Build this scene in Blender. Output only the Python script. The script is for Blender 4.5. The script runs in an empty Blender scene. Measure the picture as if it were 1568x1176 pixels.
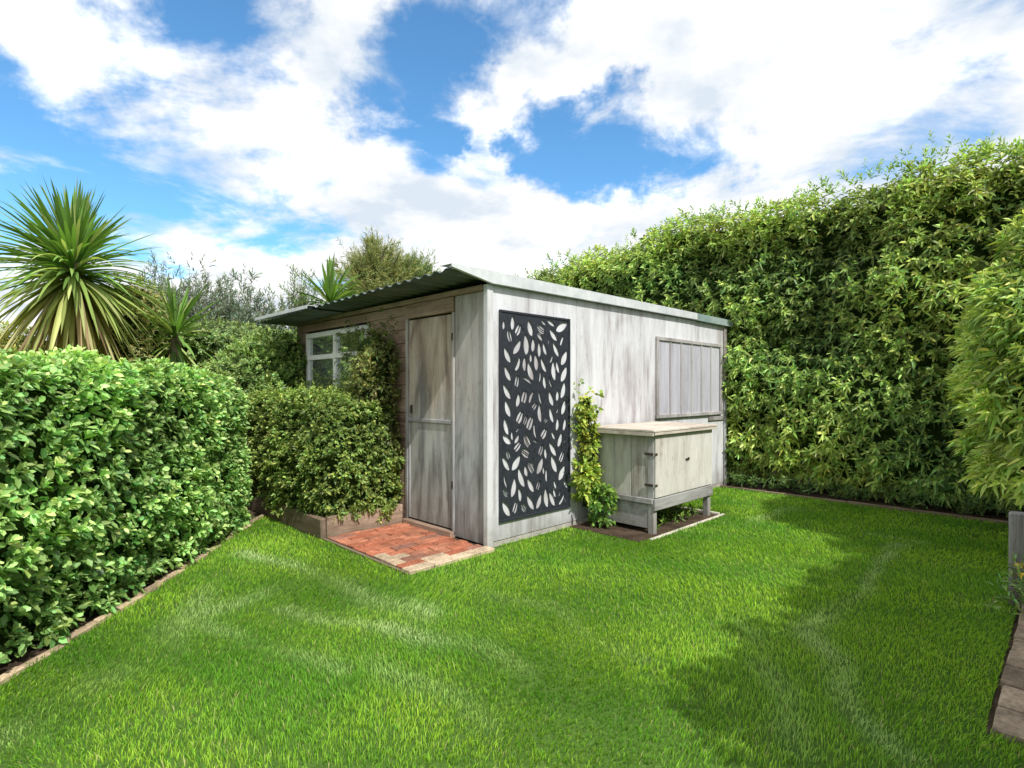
import bpy, bmesh, math, numpy as np
from mathutils import Vector, Matrix
rng = np.random.default_rng(7)
scene = bpy.context.scene
F=850.0; CX=784.0; HY=597.0; CH=1.35
Ax,Ay=-0.2,4.72
R=np.array([0.7137,0.7005]); Lv=np.array([-0.7005,0.7137])
ANG=math.atan2(R[1],R[0])
GAIN=1.45
def W(r,l,z=0.0): return (Ax+R[0]*r+Lv[0]*l, Ay+R[1]*r+Lv[1]*l, z)
def to_rl(X,Y):
    dx=X-Ax; dy=Y-Ay
    return dx*R[0]+dy*R[1], dx*Lv[0]+dy*Lv[1]
def gp(px,py):
    d=CH*F/(py-HY); return ((px-CX)/F*d, d)

# ---------------------------------------------------------------- materials
def new_mat(name):
    m=bpy.data.materials.new(name); m.use_nodes=True
    nt=m.node_tree; nt.nodes.clear()
    out=nt.nodes.new('ShaderNodeOutputMaterial')
    return m,nt,out
def N(nt,typ,**kw):
    n=nt.nodes.new(typ)
    for k,v in kw.items():
        if k in n.inputs: n.inputs[k].default_value=v
        else: setattr(n,k,v)
    return n
def lk(nt,a,b): nt.links.new(a,b)
def ramp(nt,fac,stops):
    n=nt.nodes.new('ShaderNodeValToRGB'); e=n.color_ramp.elements
    e[0].position=stops[0][0]; e[0].color=(*stops[0][1],1)
    e[1].position=stops[-1][0]; e[1].color=(*stops[-1][1],1)
    for p,c in stops[1:-1]:
        x=e.new(p); x.color=(*c,1)
    lk(nt,fac,n.inputs[0]); return n.outputs[0]
def mixc(nt,fac,a,b,mode='MIX'):
    n=nt.nodes.new('ShaderNodeMix'); n.data_type='RGBA'; n.blend_type=mode
    if isinstance(fac,(int,float)): n.inputs[0].default_value=fac
    else: lk(nt,fac,n.inputs[0])
    for i,v in ((6,a),(7,b)):
        if isinstance(v,tuple): n.inputs[i].default_value=(*v,1)
        else: lk(nt,v,n.inputs[i])
    return n.outputs[2]
def noise(nt,vec,scale,detail=6,rough=0.6,dist=0.0):
    n=nt.nodes.new('ShaderNodeTexNoise'); n.inputs['Scale'].default_value=scale
    n.inputs['Detail'].default_value=detail; n.inputs['Roughness'].default_value=rough
    n.inputs['Distortion'].default_value=dist
    lk(nt,vec,n.inputs['Vector']); return n.outputs[0]
def mapping(nt,vec,scale=(1,1,1),loc=(0,0,0)):
    n=nt.nodes.new('ShaderNodeMapping'); n.inputs['Scale'].default_value=scale
    n.inputs['Location'].default_value=loc; lk(nt,vec,n.inputs[0]); return n.outputs[0]
def math2(nt,op,a,b=None,c=None):
    n=nt.nodes.new('ShaderNodeMath'); n.operation=op
    for i,v in enumerate((a,b,c)):
        if v is None: continue
        if isinstance(v,(int,float)): n.inputs[i].default_value=v
        else: lk(nt,v,n.inputs[i])
    return n.outputs[0]
def maprange(nt,v,a,b,c=0.0,d=1.0,smooth=False):
    n=nt.nodes.new('ShaderNodeMapRange')
    if smooth: n.interpolation_type='SMOOTHSTEP'
    for i,x in zip((1,2,3,4),(a,b,c,d)): n.inputs[i].default_value=x
    lk(nt,v,n.inputs[0]); return n.outputs[0]
def objcoord(nt,rand=True):
    tc=nt.nodes.new('ShaderNodeTexCoord')
    if not rand: return tc.outputs['Object']
    oi=nt.nodes.new('ShaderNodeObjectInfo')
    a=nt.nodes.new('ShaderNodeVectorMath'); a.operation='ADD'
    lk(nt,tc.outputs['Object'],a.inputs[0]); lk(nt,math2(nt,'MULTIPLY',oi.outputs['Random'],37.0),a.inputs[1])
    return a.outputs[0]

def wood_mat(name, c_light, c_mid, c_dark, axis='z', rough=0.75, amount=0.5, dirt=(0.09,0.075,0.045), dirt_h=0.35, lowc=None, lowz=0.9, rings=0.0, stain=0.35, stretch=0.14, rfreq=46.0, fine=.42):
    """weathered timber: soft blotches, contour-like plywood figure, fine grain, stains, splash dirt"""
    m,nt,out=new_mat(name)
    v=objcoord(nt)
    q=stretch
    st={'z':(1,1,q),'x':(q,1,1),'y':(1,q,1)}[axis]
    vs=mapping(nt,v,st)
    big=noise(nt,vs,2.6,6,0.6,0.5)
    mid=noise(nt,mapping(nt,v,tuple(s if s==1 else s*.6 for s in st)),20,5,0.70,0.2)
    fin=noise(nt,mapping(nt,v,tuple(s if s==1 else 0.05 for s in st)),90,4,0.75)
    last=math2(nt,'MULTIPLY_ADD',mid,0.62,big); last=math2(nt,'MULTIPLY_ADD',fin,fine,last); tot=1.62+fine
    if rings>0:
        cn=noise(nt,mapping(nt,v,tuple(s if s==1 else 0.25 for s in st)),1.9,2,0.4,0.3)
        rg=math2(nt,'MULTIPLY_ADD',math2(nt,'SINE',math2(nt,'MULTIPLY',cn,rfreq)),0.5,0.5)
        rg=math2(nt,'MULTIPLY',rg,rg)
        last=math2(nt,'MULTIPLY_ADD',rg,-rings,last); tot-=rings*.8
    hw=0.20-0.13*amount
    fac=maprange(nt,last,tot*(0.5-hw),tot*(0.5+hw))
    col=ramp(nt,fac,[(0.0,c_dark),(0.42,c_mid),(0.85,c_light)])
    tc=nt.nodes.new('ShaderNodeTexCoord'); sx=nt.nodes.new('ShaderNodeSeparateXYZ'); lk(nt,tc.outputs['Object'],sx.inputs[0])
    if lowc:
        ad=math2(nt,'MULTIPLY_ADD',big,2.4,-1.2)
        ad2=math2(nt,'ADD',sx.outputs[2],ad)
        mr=maprange(nt,ad2,lowz+0.3,lowz-0.35)
        lc=ramp(nt,fac,[(0.1,tuple(x*.4 for x in lowc)),(0.7,lowc)])
        col=mixc(nt,math2(nt,'MULTIPLY',mr,0.8),col,lc)
    bl=noise(nt,mapping(nt,v,(1,1,0.4)),1.9,6,0.68,0.6)
    col=mixc(nt,maprange(nt,bl,0.5,0.72,0,stain*1.6),col,c_dark)
    dn=noise(nt,v,9,6,0.7)
    mu=math2(nt,'MULTIPLY',maprange(nt,sx.outputs[2],dirt_h,0.0),dn)
    col=mixc(nt,mu,col,dirt)
    sp=noise(nt,mapping(nt,v,(1,1,.5)),24,5,0.75)
    col=mixc(nt,maprange(nt,sp,0.58,0.70,0,0.5),col,c_dark)
    p=N(nt,'ShaderNodeBsdfPrincipled'); p.inputs['Roughness'].default_value=rough
    p.inputs['Specular IOR Level'].default_value=0.2
    lk(nt,col,p.inputs['Base Color'])
    bp=N(nt,'ShaderNodeBump'); bp.inputs['Strength'].default_value=0.3; bp.inputs['Distance'].default_value=0.004
    lk(nt,mid,bp.inputs['Height']); lk(nt,bp.outputs[0],p.inputs['Normal'])
    lk(nt,p.outputs[0],out.inputs[0]); return m

def plain_mat(name,c1,c2,scale=8,rough=0.7,metal=0.0,bump=0.2,spec=0.4,stretch=(1,1,1)):
    m,nt,out=new_mat(name); v=mapping(nt,objcoord(nt),stretch)
    n1=noise(nt,v,scale,6,0.65)
    col=ramp(nt,n1,[(0.35,c1),(0.65,c2)])
    p=N(nt,'ShaderNodeBsdfPrincipled'); p.inputs['Roughness'].default_value=rough; p.inputs['Metallic'].default_value=metal
    p.inputs['Specular IOR Level'].default_value=spec
    lk(nt,col,p.inputs['Base Color'])
    if bump>0:
        bp=N(nt,'ShaderNodeBump'); bp.inputs['Strength'].default_value=bump; bp.inputs['Distance'].default_value=0.01
        lk(nt,noise(nt,v,scale*5,5,0.7),bp.inputs['Height']); lk(nt,bp.outputs[0],p.inputs['Normal'])
    lk(nt,p.outputs[0],out.inputs[0]); return m

def leaf_mat(name,rough=0.45,trans=0.3,spec=0.4):
    m,nt,out=new_mat(name)
    at=nt.nodes.new('ShaderNodeAttribute'); at.attribute_name='Col'
    p=N(nt,'ShaderNodeBsdfPrincipled'); p.inputs['Roughness'].default_value=rough; p.inputs['Specular IOR Level'].default_value=spec
    lk(nt,at.outputs['Color'],p.inputs['Base Color'])
    t=N(nt,'ShaderNodeBsdfTranslucent')
    tcol=mixc(nt,1.0,at.outputs['Color'],(1.4,1.45,0.7),'MULTIPLY')
    lk(nt,tcol,t.inputs[0])
    mx=N(nt,'ShaderNodeMixShader'); mx.inputs[0].default_value=trans
    lk(nt,p.outputs[0],mx.inputs[1]); lk(nt,t.outputs[0],mx.inputs[2]); lk(nt,mx.outputs[0],out.inputs[0]); return m
def vcol_mat(name,rough=0.85,scale=40):
    m,nt,out=new_mat(name)
    at=nt.nodes.new('ShaderNodeAttribute'); at.attribute_name='Col'
    v=objcoord(nt,False)
    n1=noise(nt,v,scale,6,0.7); n2=noise(nt,v,6,4,0.6)
    col=mixc(nt,0.8,at.outputs['Color'],ramp(nt,n1,[(0.3,(0.45,0.45,0.45)),(0.7,(1.4,1.4,1.4))]),'MULTIPLY')
    col=mixc(nt,0.7,col,ramp(nt,n2,[(0.35,(0.5,0.5,0.48)),(0.6,(1.15,1.15,1.15))]),'MULTIPLY')
    p=N(nt,'ShaderNodeBsdfPrincipled'); p.inputs['Roughness'].default_value=rough; p.inputs['Specular IOR Level'].default_value=0.2
    lk(nt,col,p.inputs['Base Color'])
    bp=N(nt,'ShaderNodeBump'); bp.inputs['Strength'].default_value=0.5; bp.inputs['Distance'].default_value=0.006
    lk(nt,n1,bp.inputs['Height']); lk(nt,bp.outputs[0],p.inputs['Normal'])
    lk(nt,p.outputs[0],out.inputs[0]); return m

M_white=wood_mat('whitewashed_plywood',(0.66,0.67,0.70),(0.54,0.54,0.565),(0.28,0.25,0.25),amount=0.5,dirt_h=0.3,rings=0.10,stain=.3,stretch=.16)
M_post=wood_mat('painted_post',(0.66,0.665,0.68),(0.58,0.58,0.59),(0.30,0.28,0.27),amount=0.3,stain=.15)
M_door=wood_mat('weathered_door',(0.50,0.43,0.355),(0.385,0.315,0.25),(0.17,0.125,0.095),amount=0.5,lowc=(0.45,0.48,0.50),lowz=1.1,rings=0.18,stain=.28,stretch=.18)
M_side=wood_mat('weathered_board',(0.46,0.43,0.41),(0.33,0.30,0.28),(0.13,0.11,0.095),amount=0.5,lowc=(0.43,0.45,0.48),lowz=1.2,rings=0.08,stain=.4,stretch=.16)
M_brown=wood_mat('brown_timber',(0.40,0.29,0.22),(0.27,0.185,0.135),(0.09,0.06,0.045),axis='y',amount=0.7,dirt_h=0.01)
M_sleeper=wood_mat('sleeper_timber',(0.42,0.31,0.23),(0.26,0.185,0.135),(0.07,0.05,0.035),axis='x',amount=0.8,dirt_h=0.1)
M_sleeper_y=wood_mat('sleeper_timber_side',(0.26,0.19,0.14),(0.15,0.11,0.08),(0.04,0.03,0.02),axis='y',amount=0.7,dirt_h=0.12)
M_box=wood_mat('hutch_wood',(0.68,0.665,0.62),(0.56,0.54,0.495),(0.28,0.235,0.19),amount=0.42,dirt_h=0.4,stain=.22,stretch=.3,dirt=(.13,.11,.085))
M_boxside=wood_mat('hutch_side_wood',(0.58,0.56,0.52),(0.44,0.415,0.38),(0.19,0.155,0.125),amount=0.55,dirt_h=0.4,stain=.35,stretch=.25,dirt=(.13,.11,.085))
M_lid=wood_mat('hutch_lid_wood',(0.66,0.60,0.53),(0.52,0.46,0.39),(0.26,0.20,0.16),axis='x',amount=0.45,dirt_h=0.01)
M_edge=wood_mat('edging_timber',(0.34,0.26,0.19),(0.22,0.16,0.11),(0.07,0.05,0.035),axis='y',amount=0.7,dirt_h=0.08)
M_grey=wood_mat('grey_timber',(0.44,0.44,0.435),(0.31,0.30,0.295),(0.12,0.11,0.10),axis='x',amount=0.55,dirt_h=0.25)
M_greyz=wood_mat('grey_timber_upright',(0.46,0.45,0.44),(0.32,0.305,0.30),(0.13,0.11,0.10),axis='z',amount=0.55,dirt_h=0.25)
M_pane=wood_mat('boarded_pane',(0.55,0.55,0.61),(0.44,0.435,0.49),(0.26,0.25,0.28),amount=0.35,dirt_h=0.01,rough=0.4,stain=.2)
M_frame=plain_mat('white_window_frame',(0.72,0.71,0.69),(0.85,0.85,0.83),12,0.5)
M_black=plain_mat('charcoal_powdercoat',(0.020,0.023,0.032),(0.032,0.036,0.047),20,0.45,0.0,0.05)
M_roof=plain_mat('galvanised_roofing',(0.09,0.115,0.12),(0.18,0.21,0.215),3,0.55,0.3,0.05,0.4)
M_flash=plain_mat('metal_flashing',(0.50,0.53,0.55),(0.68,0.70,0.71),5,0.45,0.1,0.05)
M_flashg=plain_mat('metal_flashing_far',(0.24,0.33,0.33),(0.38,0.46,0.45),5,0.4,0.2,0.05)
M_iron=plain_mat('dark_iron',(0.05,0.045,0.04),(0.12,0.09,0.07),30,0.6,0.6)
M_dark=plain_mat('shed_interior_dark',(0.02,0.018,0.016),(0.04,0.035,0.03),5,0.9)
M_conc=plain_mat('concrete',(0.30,0.28,0.25),(0.46,0.44,0.40),14,0.85,0,0.5)
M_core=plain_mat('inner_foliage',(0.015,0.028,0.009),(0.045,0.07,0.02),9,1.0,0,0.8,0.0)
M_bark=plain_mat('bark',(0.10,0.075,0.05),(0.22,0.17,0.12),14,0.9,0,0.8,0.2,(1,1,0.3))
M_leaf=leaf_mat('leaf_glossy',0.45,0.28,0.4)
M_leafm=leaf_mat('leaf_matte',0.6,0.3,0.25)
M_grassb=leaf_mat('grass_blade',0.6,0.38,0.2)
M_brick=vcol_mat('brick')
m,nt,out=new_mat('window_glass')
p=N(nt,'ShaderNodeBsdfPrincipled'); p.inputs['Base Color'].default_value=(0.60,0.65,0.67,1); p.inputs['Metallic'].default_value=0.9
v=objcoord(nt,False); p.inputs['Roughness'].default_value=0.04
bp=N(nt,'ShaderNodeBump'); bp.inputs['Strength'].default_value=0.08; bp.inputs['Distance'].default_value=0.05
lk(nt,noise(nt,v,3,2,0.5),bp.inputs['Height']); lk(nt,bp.outputs[0],p.inputs['Normal'])
lk(nt,p.outputs[0],out.inputs[0]); M_glass=m
def ground_mat(name,stops,scale):
    m,nt,out=new_mat(name); v=objcoord(nt,False)
    n1=noise(nt,v,scale,8,0.7); col=ramp(nt,n1,stops)
    n2=noise(nt,v,scale*12,5,0.7)
    col=mixc(nt,0.6,col,ramp(nt,n2,[(0.3,(0.4,0.4,0.4)),(0.7,(1.3,1.3,1.3))]),'MULTIPLY')
    p=N(nt,'ShaderNodeBsdfPrincipled'); p.inputs['Roughness'].default_value=0.95; p.inputs['Specular IOR Level'].default_value=0.1
    lk(nt,col,p.inputs['Base Color'])
    bp=N(nt,'ShaderNodeBump'); bp.inputs['Strength'].default_value=0.8; bp.inputs['Distance'].default_value=0.03
    lk(nt,n2,bp.inputs['Height']); lk(nt,bp.outputs[0],p.inputs['Normal'])
    lk(nt,p.outputs[0],out.inputs[0]); return m
M_ground=ground_mat('ground_mat',[(0.35,(0.035,0.055,0.015)),(0.65,(0.07,0.11,0.025))],1.5)
M_turf=ground_mat('turf_mat',[(0.3,(0.08,0.16,0.03)),(0.7,(0.12,0.22,0.04))],4)
M_soil=ground_mat('soil_mat',[(0.35,(0.05,0.034,0.023)),(0.65,(0.14,0.10,0.07))],6)

# ---------------------------------------------------------------- helpers
def empty(name,loc=(0,0,0),rotz=0):
    e=bpy.data.objects.new(name,None); e.location=loc; e.rotation_euler=(0,0,rotz); scene.collection.objects.link(e); return e
def addobj(name,mesh,mats,parent=None):
    o=bpy.data.objects.new(name,mesh); scene.collection.objects.link(o)
    for mm in (mats if isinstance(mats,(list,tuple)) else [mats]): mesh.materials.append(mm)
    if parent: o.parent=parent
    return o
def boxes(name,lst,mat,parent=None,bevel=0.004,cols=None,jit=0.0):
    bm=bmesh.new(); cl=bm.verts.layers.float_color.new('Col')
    for i,b in enumerate(lst):
        x0,x1,y0,y1,z0,z1=b[:6]
        vs=[]
        for z in (z0,z1):
            for x,y in ((x0,y0),(x1,y0),(x1,y1),(x0,y1)):
                vs.append(bm.verts.new((x+rng.uniform(-jit,jit),y+rng.uniform(-jit,jit),z+rng.uniform(-jit,jit)*.6)))
        for f in ((3,2,1,0),(4,5,6,7),(0,1,5,4),(1,2,6,5),(2,3,7,6),(3,0,4,7)): bm.faces.new([vs[k] for k in f])
        if cols is not None:
            for vv in vs: vv[cl]=(*cols[i],1)
    if bevel>0: bmesh.ops.bevel(bm,geom=list(bm.edges),offset=bevel,segments=1,affect='EDGES',profile=0.5)
    me=bpy.data.meshes.new(name); bm.to_mesh(me); bm.free()
    return addobj(name,me,mat,parent)
def np_mesh(name,V,loops,sizes,cols,mat,parent=None):
    me=bpy.data.meshes.new(name)
    me.vertices.add(len(V)); me.vertices.foreach_set('co',V.astype(np.float32).ravel())
    me.loops.add(len(loops)); me.loops.foreach_set('vertex_index',loops.astype(np.int32))
    me.polygons.add(len(sizes))
    st=np.concatenate([[0],np.cumsum(sizes)[:-1]]).astype(np.int32)
    me.polygons.foreach_set('loop_start',st)
    try: me.polygons.foreach_set('loop_total',sizes.astype(np.int32))
    except Exception: pass
    me.update(calc_edges=True)
    ca=me.color_attributes.new('Col','FLOAT_COLOR','POINT')
    c4=np.ones((len(V),4),np.float32); c4[:,:3]=cols; ca.data.foreach_set('color',c4.ravel())
    return addobj(name,me,mat,parent)
_ks={}
def sn(P,scale,seed=0,octs=7):
    if seed not in _ks:
        g=np.random.default_rng(seed+100); d=g.normal(size=(octs,3)); d/=np.linalg.norm(d,axis=1)[:,None]
        _ks[seed]=(d*g.uniform(0.6,1.7,(octs,1)),g.uniform(0,6.28,octs))
    d,ph=_ks[seed]
    return np.sin(P@(d.T*scale*3.0)+ph).sum(1)/math.sqrt(len(ph))*0.75
def norm(v): return v/np.maximum(np.linalg.norm(v,axis=-1,keepdims=True),1e-9)
def leaves(P,D,K,length,width,col,tipcol,shoot=0.06,spread=(80,25),droop=0.15,fold=0.15,cvar=0.25,shape=(0.35,0.72,1.0,0.75),up=0.0,gain=None):
    n=len(P); P=np.repeat(P,K,0); D0=np.repeat(D,K,0)
    if isinstance(col,np.ndarray): col=np.repeat(col,K,0)
    t=np.tile(np.arange(K)/max(K-1,1),n); az=np.tile(np.arange(K)*2.4,n)+np.repeat(rng.uniform(0,6.28,n),K)
    ref=np.where(np.abs(D0[:,2:3])<0.9,np.array([[0,0,1.0]]),np.array([[1.0,0,0]]))
    u=norm(np.cross(D0,ref)); v=np.cross(D0,u)
    a=np.radians(spread[0]+(spread[1]-spread[0])*t+rng.normal(0,12,len(t)))
    perp=u*np.cos(az)[:,None]+v*np.sin(az)[:,None]
    d=norm(D0*np.cos(a)[:,None]+perp*np.sin(a)[:,None]+np.array([0,0,up])+rng.normal(0,0.1,D0.shape))
    rs=np.repeat(rng.uniform(.7,1.25,n),K)
    ln=length*rs*rng.uniform(0.65,1.2,len(t))*(1-0.3*t); wd=width*rs*rng.uniform(0.75,1.2,len(t))*(1-0.25*t)
    ln=ln[:,None]; wd=wd[:,None]
    side=norm(np.cross(d,D0)+rng.normal(0,0.15,d.shape)); nrm=np.cross(side,d)
    nrm=np.where((nrm*D0).sum(1,keepdims=True)<0,-nrm,nrm)
    B=P+D0*(t*shoot)[:,None]
    g=np.array([[0,0,-1.0]])
    v0=B
    s1,s2,w1,w2=shape
    q1=B+d*ln*s1+g*droop*ln*s1**2; q2=B+d*ln*s2+g*droop*ln*s2**2
    v1=q1+side*wd*.5*w1+nrm*wd*fold; v5=q1-side*wd*.5*w1+nrm*wd*fold
    v2=q2+side*wd*.5*w2+nrm*wd*fold; v4=q2-side*wd*.5*w2+nrm*wd*fold
    v3=B+d*ln+g*droop*ln
    V=np.stack([v0,v1,v2,v3,v4,v5],1).reshape(-1,3)
    m=len(t); base=(np.arange(m)*6)[:,None]
    loops=(base+np.array([[0,1,2,3,0,3,4,5]])).ravel(); sizes=np.full(m*2,4)
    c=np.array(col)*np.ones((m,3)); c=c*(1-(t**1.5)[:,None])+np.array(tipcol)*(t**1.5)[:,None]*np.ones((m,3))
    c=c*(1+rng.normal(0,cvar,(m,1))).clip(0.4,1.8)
    c[:,0]*=(1+rng.normal(0,0.14,m)).clip(.6,1.5)
    C=np.repeat(c,6,0)*(GAIN if gain is None else gain)
    return V,loops,sizes,np.clip(C,0.002,0.9)
class Acc:
    def __init__(s): s.V=[];s.L=[];s.S=[];s.C=[];s.n=0
    def add(s,q):
        V,L,S,C=q; s.V.append(V); s.L.append(L+s.n); s.S.append(S); s.C.append(C); s.n+=len(V)
    def build(s,name,mat,parent=None):
        return np_mesh(name,np.concatenate(s.V),np.concatenate(s.L),np.concatenate(s.S),np.concatenate(s.C),mat,parent)
def rotz(P,a):
    c,s=math.cos(a),math.sin(a); Q=P.copy(); Q[:,0]=P[:,0]*c-P[:,1]*s; Q[:,1]=P[:,0]*s+P[:,1]*c; return Q
def superell(Q,h,n):
    h=np.array(h); q=Q/h
    s=(np.abs(q)**n).sum(1)**(-1.0/n); q=q*s[:,None]
    nr=norm(np.sign(q)*np.abs(q)**(n-1)/h); return q*h,nr
def lump(Pw,Nw,amp,sc,seed):
    return amp*(0.6*sn(Pw,sc,seed)+0.4*sn(Pw,sc*2.7,seed+1))
def blob(acc,cen,half,ang,n,dens,K,length,width,col,tip,amp=0.08,sc=1.3,seed=1,parent=None,core=True,inset=0.09,coren='inner_branches',depth=0.12,colvar=None,outd=0.55,upd=0.5,backcull=0.75,warp=None,lum=.3,cuts=14,**kw):
    hx,hy,hz=half
    areas=np.array([hy*hz,hy*hz,hx*hz,hx*hz,hx*hy,0.0])*4
    N_=int(areas.sum()*dens); f=rng.choice(6,N_,p=areas/areas.sum()); Q=rng.uniform(-1,1,(N_,3))
    for i,(ax,sg) in enumerate(((0,1),(0,-1),(1,1),(1,-1),(2,1),(2,-1))): Q[f==i,ax]=sg
    Q=Q*np.array(half)
    P,nr=superell(Q,half,n)
    P=rotz(P,ang)+np.array(cen); nr=rotz(nr,ang)
    dsp=lump(P,nr,amp,sc,seed)
    P=P+nr*(dsp-rng.uniform(0,1,N_)**1.5*depth)[:,None]
    yard=np.array([0.3,3.0,1.2]); tocam=norm(yard-P); back=(nr*tocam).sum(1)<-0.15
    if warp: P=warp(P)
    keep=(P[:,2]>0.02)&~(back&(rng.random(N_)<backcull))
    P=P[keep]; nr=nr[keep]; dsp=dsp[keep]
    D=norm(nr*outd+np.array([0,0,upd])+rng.normal(0,0.3,P.shape))
    c=np.array(col)*np.ones((len(P),3)); tp=np.array(tip)*np.ones((len(P),3))
    s=(sn(P,1.1,seed+9)*0.6+0.5).clip(0,1)[:,None]
    if colvar is not None: c=c*(1-s)+np.array(colvar)*s
    f_=(1+lum*(dsp/max(amp,1e-3)))[:,None].clip(0.45,1.7)  # painted shade: leaf colour darkened in hollows, lightened on bulges
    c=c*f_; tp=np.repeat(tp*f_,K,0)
    kw.setdefault('shoot',length*0.7)
    acc.add(leaves(P,D,K,length,width,c,tp,**kw))
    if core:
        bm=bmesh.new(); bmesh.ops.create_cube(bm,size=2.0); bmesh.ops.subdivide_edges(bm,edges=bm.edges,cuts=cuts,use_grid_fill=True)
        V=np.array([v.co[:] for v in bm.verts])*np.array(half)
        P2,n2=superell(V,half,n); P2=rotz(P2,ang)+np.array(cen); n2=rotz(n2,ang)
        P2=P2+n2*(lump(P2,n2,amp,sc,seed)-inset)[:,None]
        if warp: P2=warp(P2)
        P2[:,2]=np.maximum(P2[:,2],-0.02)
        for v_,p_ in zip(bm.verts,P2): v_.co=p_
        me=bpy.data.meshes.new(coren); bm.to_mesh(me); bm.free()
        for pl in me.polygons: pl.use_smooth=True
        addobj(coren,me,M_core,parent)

# ---------------------------------------------------------------- ground, lawn
bm=bmesh.new(); S=400
v=[bm.verts.new(c) for c in ((-S,-S,-0.012),(S,-S,-0.012),(S,S,-0.012),(-S,S,-0.012))]; bm.faces.new(v)
me=bpy.data.meshes.new('ground'); bm.to_mesh(me); bm.free(); addobj('ground',me,M_ground)
def sheet(name,pts,z,mat,parent=None):
    bm=bmesh.new(); vs=[bm.verts.new((x,y,z)) for x,y in pts]; f=bm.faces.new(vs); f.normal_update()
    if f.normal.z<0: bmesh.ops.reverse_faces(bm,faces=[f])
    bmesh.ops.triangulate(bm,faces=list(bm.faces))
    me=bpy.data.meshes.new(name); bm.to_mesh(me); bm.free(); return addobj(name,me,mat,parent)
def leftedge(Y): return -2.34-0.085*(Y-2.5)-0.03*np.sin(Y*1.3)
soil=empty('garden_soil')
sheet('border_soil',[(-5.2,-0.5),(-5.2,12),W(8,5)[:2],W(8,-6)[:2],(5.5,-0.5)],-0.006,M_soil,soil)
sheet('hutch_bed_soil',[W(1.07,-.80)[:2],W(2.60,-.80)[:2],W(2.60,-.001)[:2],W(1.07,-.001)[:2]],0.006,M_soil,soil)
RB=-3.25
lawn_pts=[(float(leftedge(y)),y) for y in np.linspace(-1.5,5.9,12)]+[(-3.0,6.45),W(-.75,2.9)[:2],W(0,2.9)[:2],W(0,0)[:2],W(4.22,0)[:2],W(4.22,RB)[:2],W(-.3,RB)[:2],(4.5,-1.5)]
lawn=empty('lawn')
sheet('turf',lawn_pts,0.0,M_turf,lawn)
streaks=[[(1385,835),(1340,885),(1268,940),(1250,1000),(1290,1080),(1400,1160)],
 [(0,1140),(120,1060),(230,1000),(330,940),(400,910)],
 [(380,850),(470,880),(560,905),(650,945)],
 [(450,935),(560,960),(690,985),(800,1025)],
 [(300,900),(350,960),(430,1010),(520,1030)],
 [(1150,800),(1210,780),(1290,795)],[(1340,820),(1400,830)],[(560,1010),(660,1060),(760,1110)],[(700,900),(850,940),(980,1010)],[(1150,960),(1180,1040),(1240,1150)]]
swid=[0.055,0.11,0.10,0.08,0.07,0.08,0.05,.06,.06,.08]
samt=[.9,.75,.9,.9,.6,.7,.8,.5,.4,.4]
def streakval(X,Y):
    out=np.zeros(len(X))
    for sline,w,am in zip(streaks,swid,samt):
        g=[gp(*q) for q in sline]; best=np.full(len(X),9.0)
        for (x0,y0),(x1,y1) in zip(g[:-1],g[1:]):
            dx,dy=x1-x0,y1-y0; t=(((X-x0)*dx+(Y-y0)*dy)/(dx*dx+dy*dy)).clip(0,1)
            best=np.minimum(best,np.hypot(X-x0-t*dx,Y-y0-t*dy))
        out=np.maximum(out,am*np.exp(-(best/w)**2))
    return out
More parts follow.
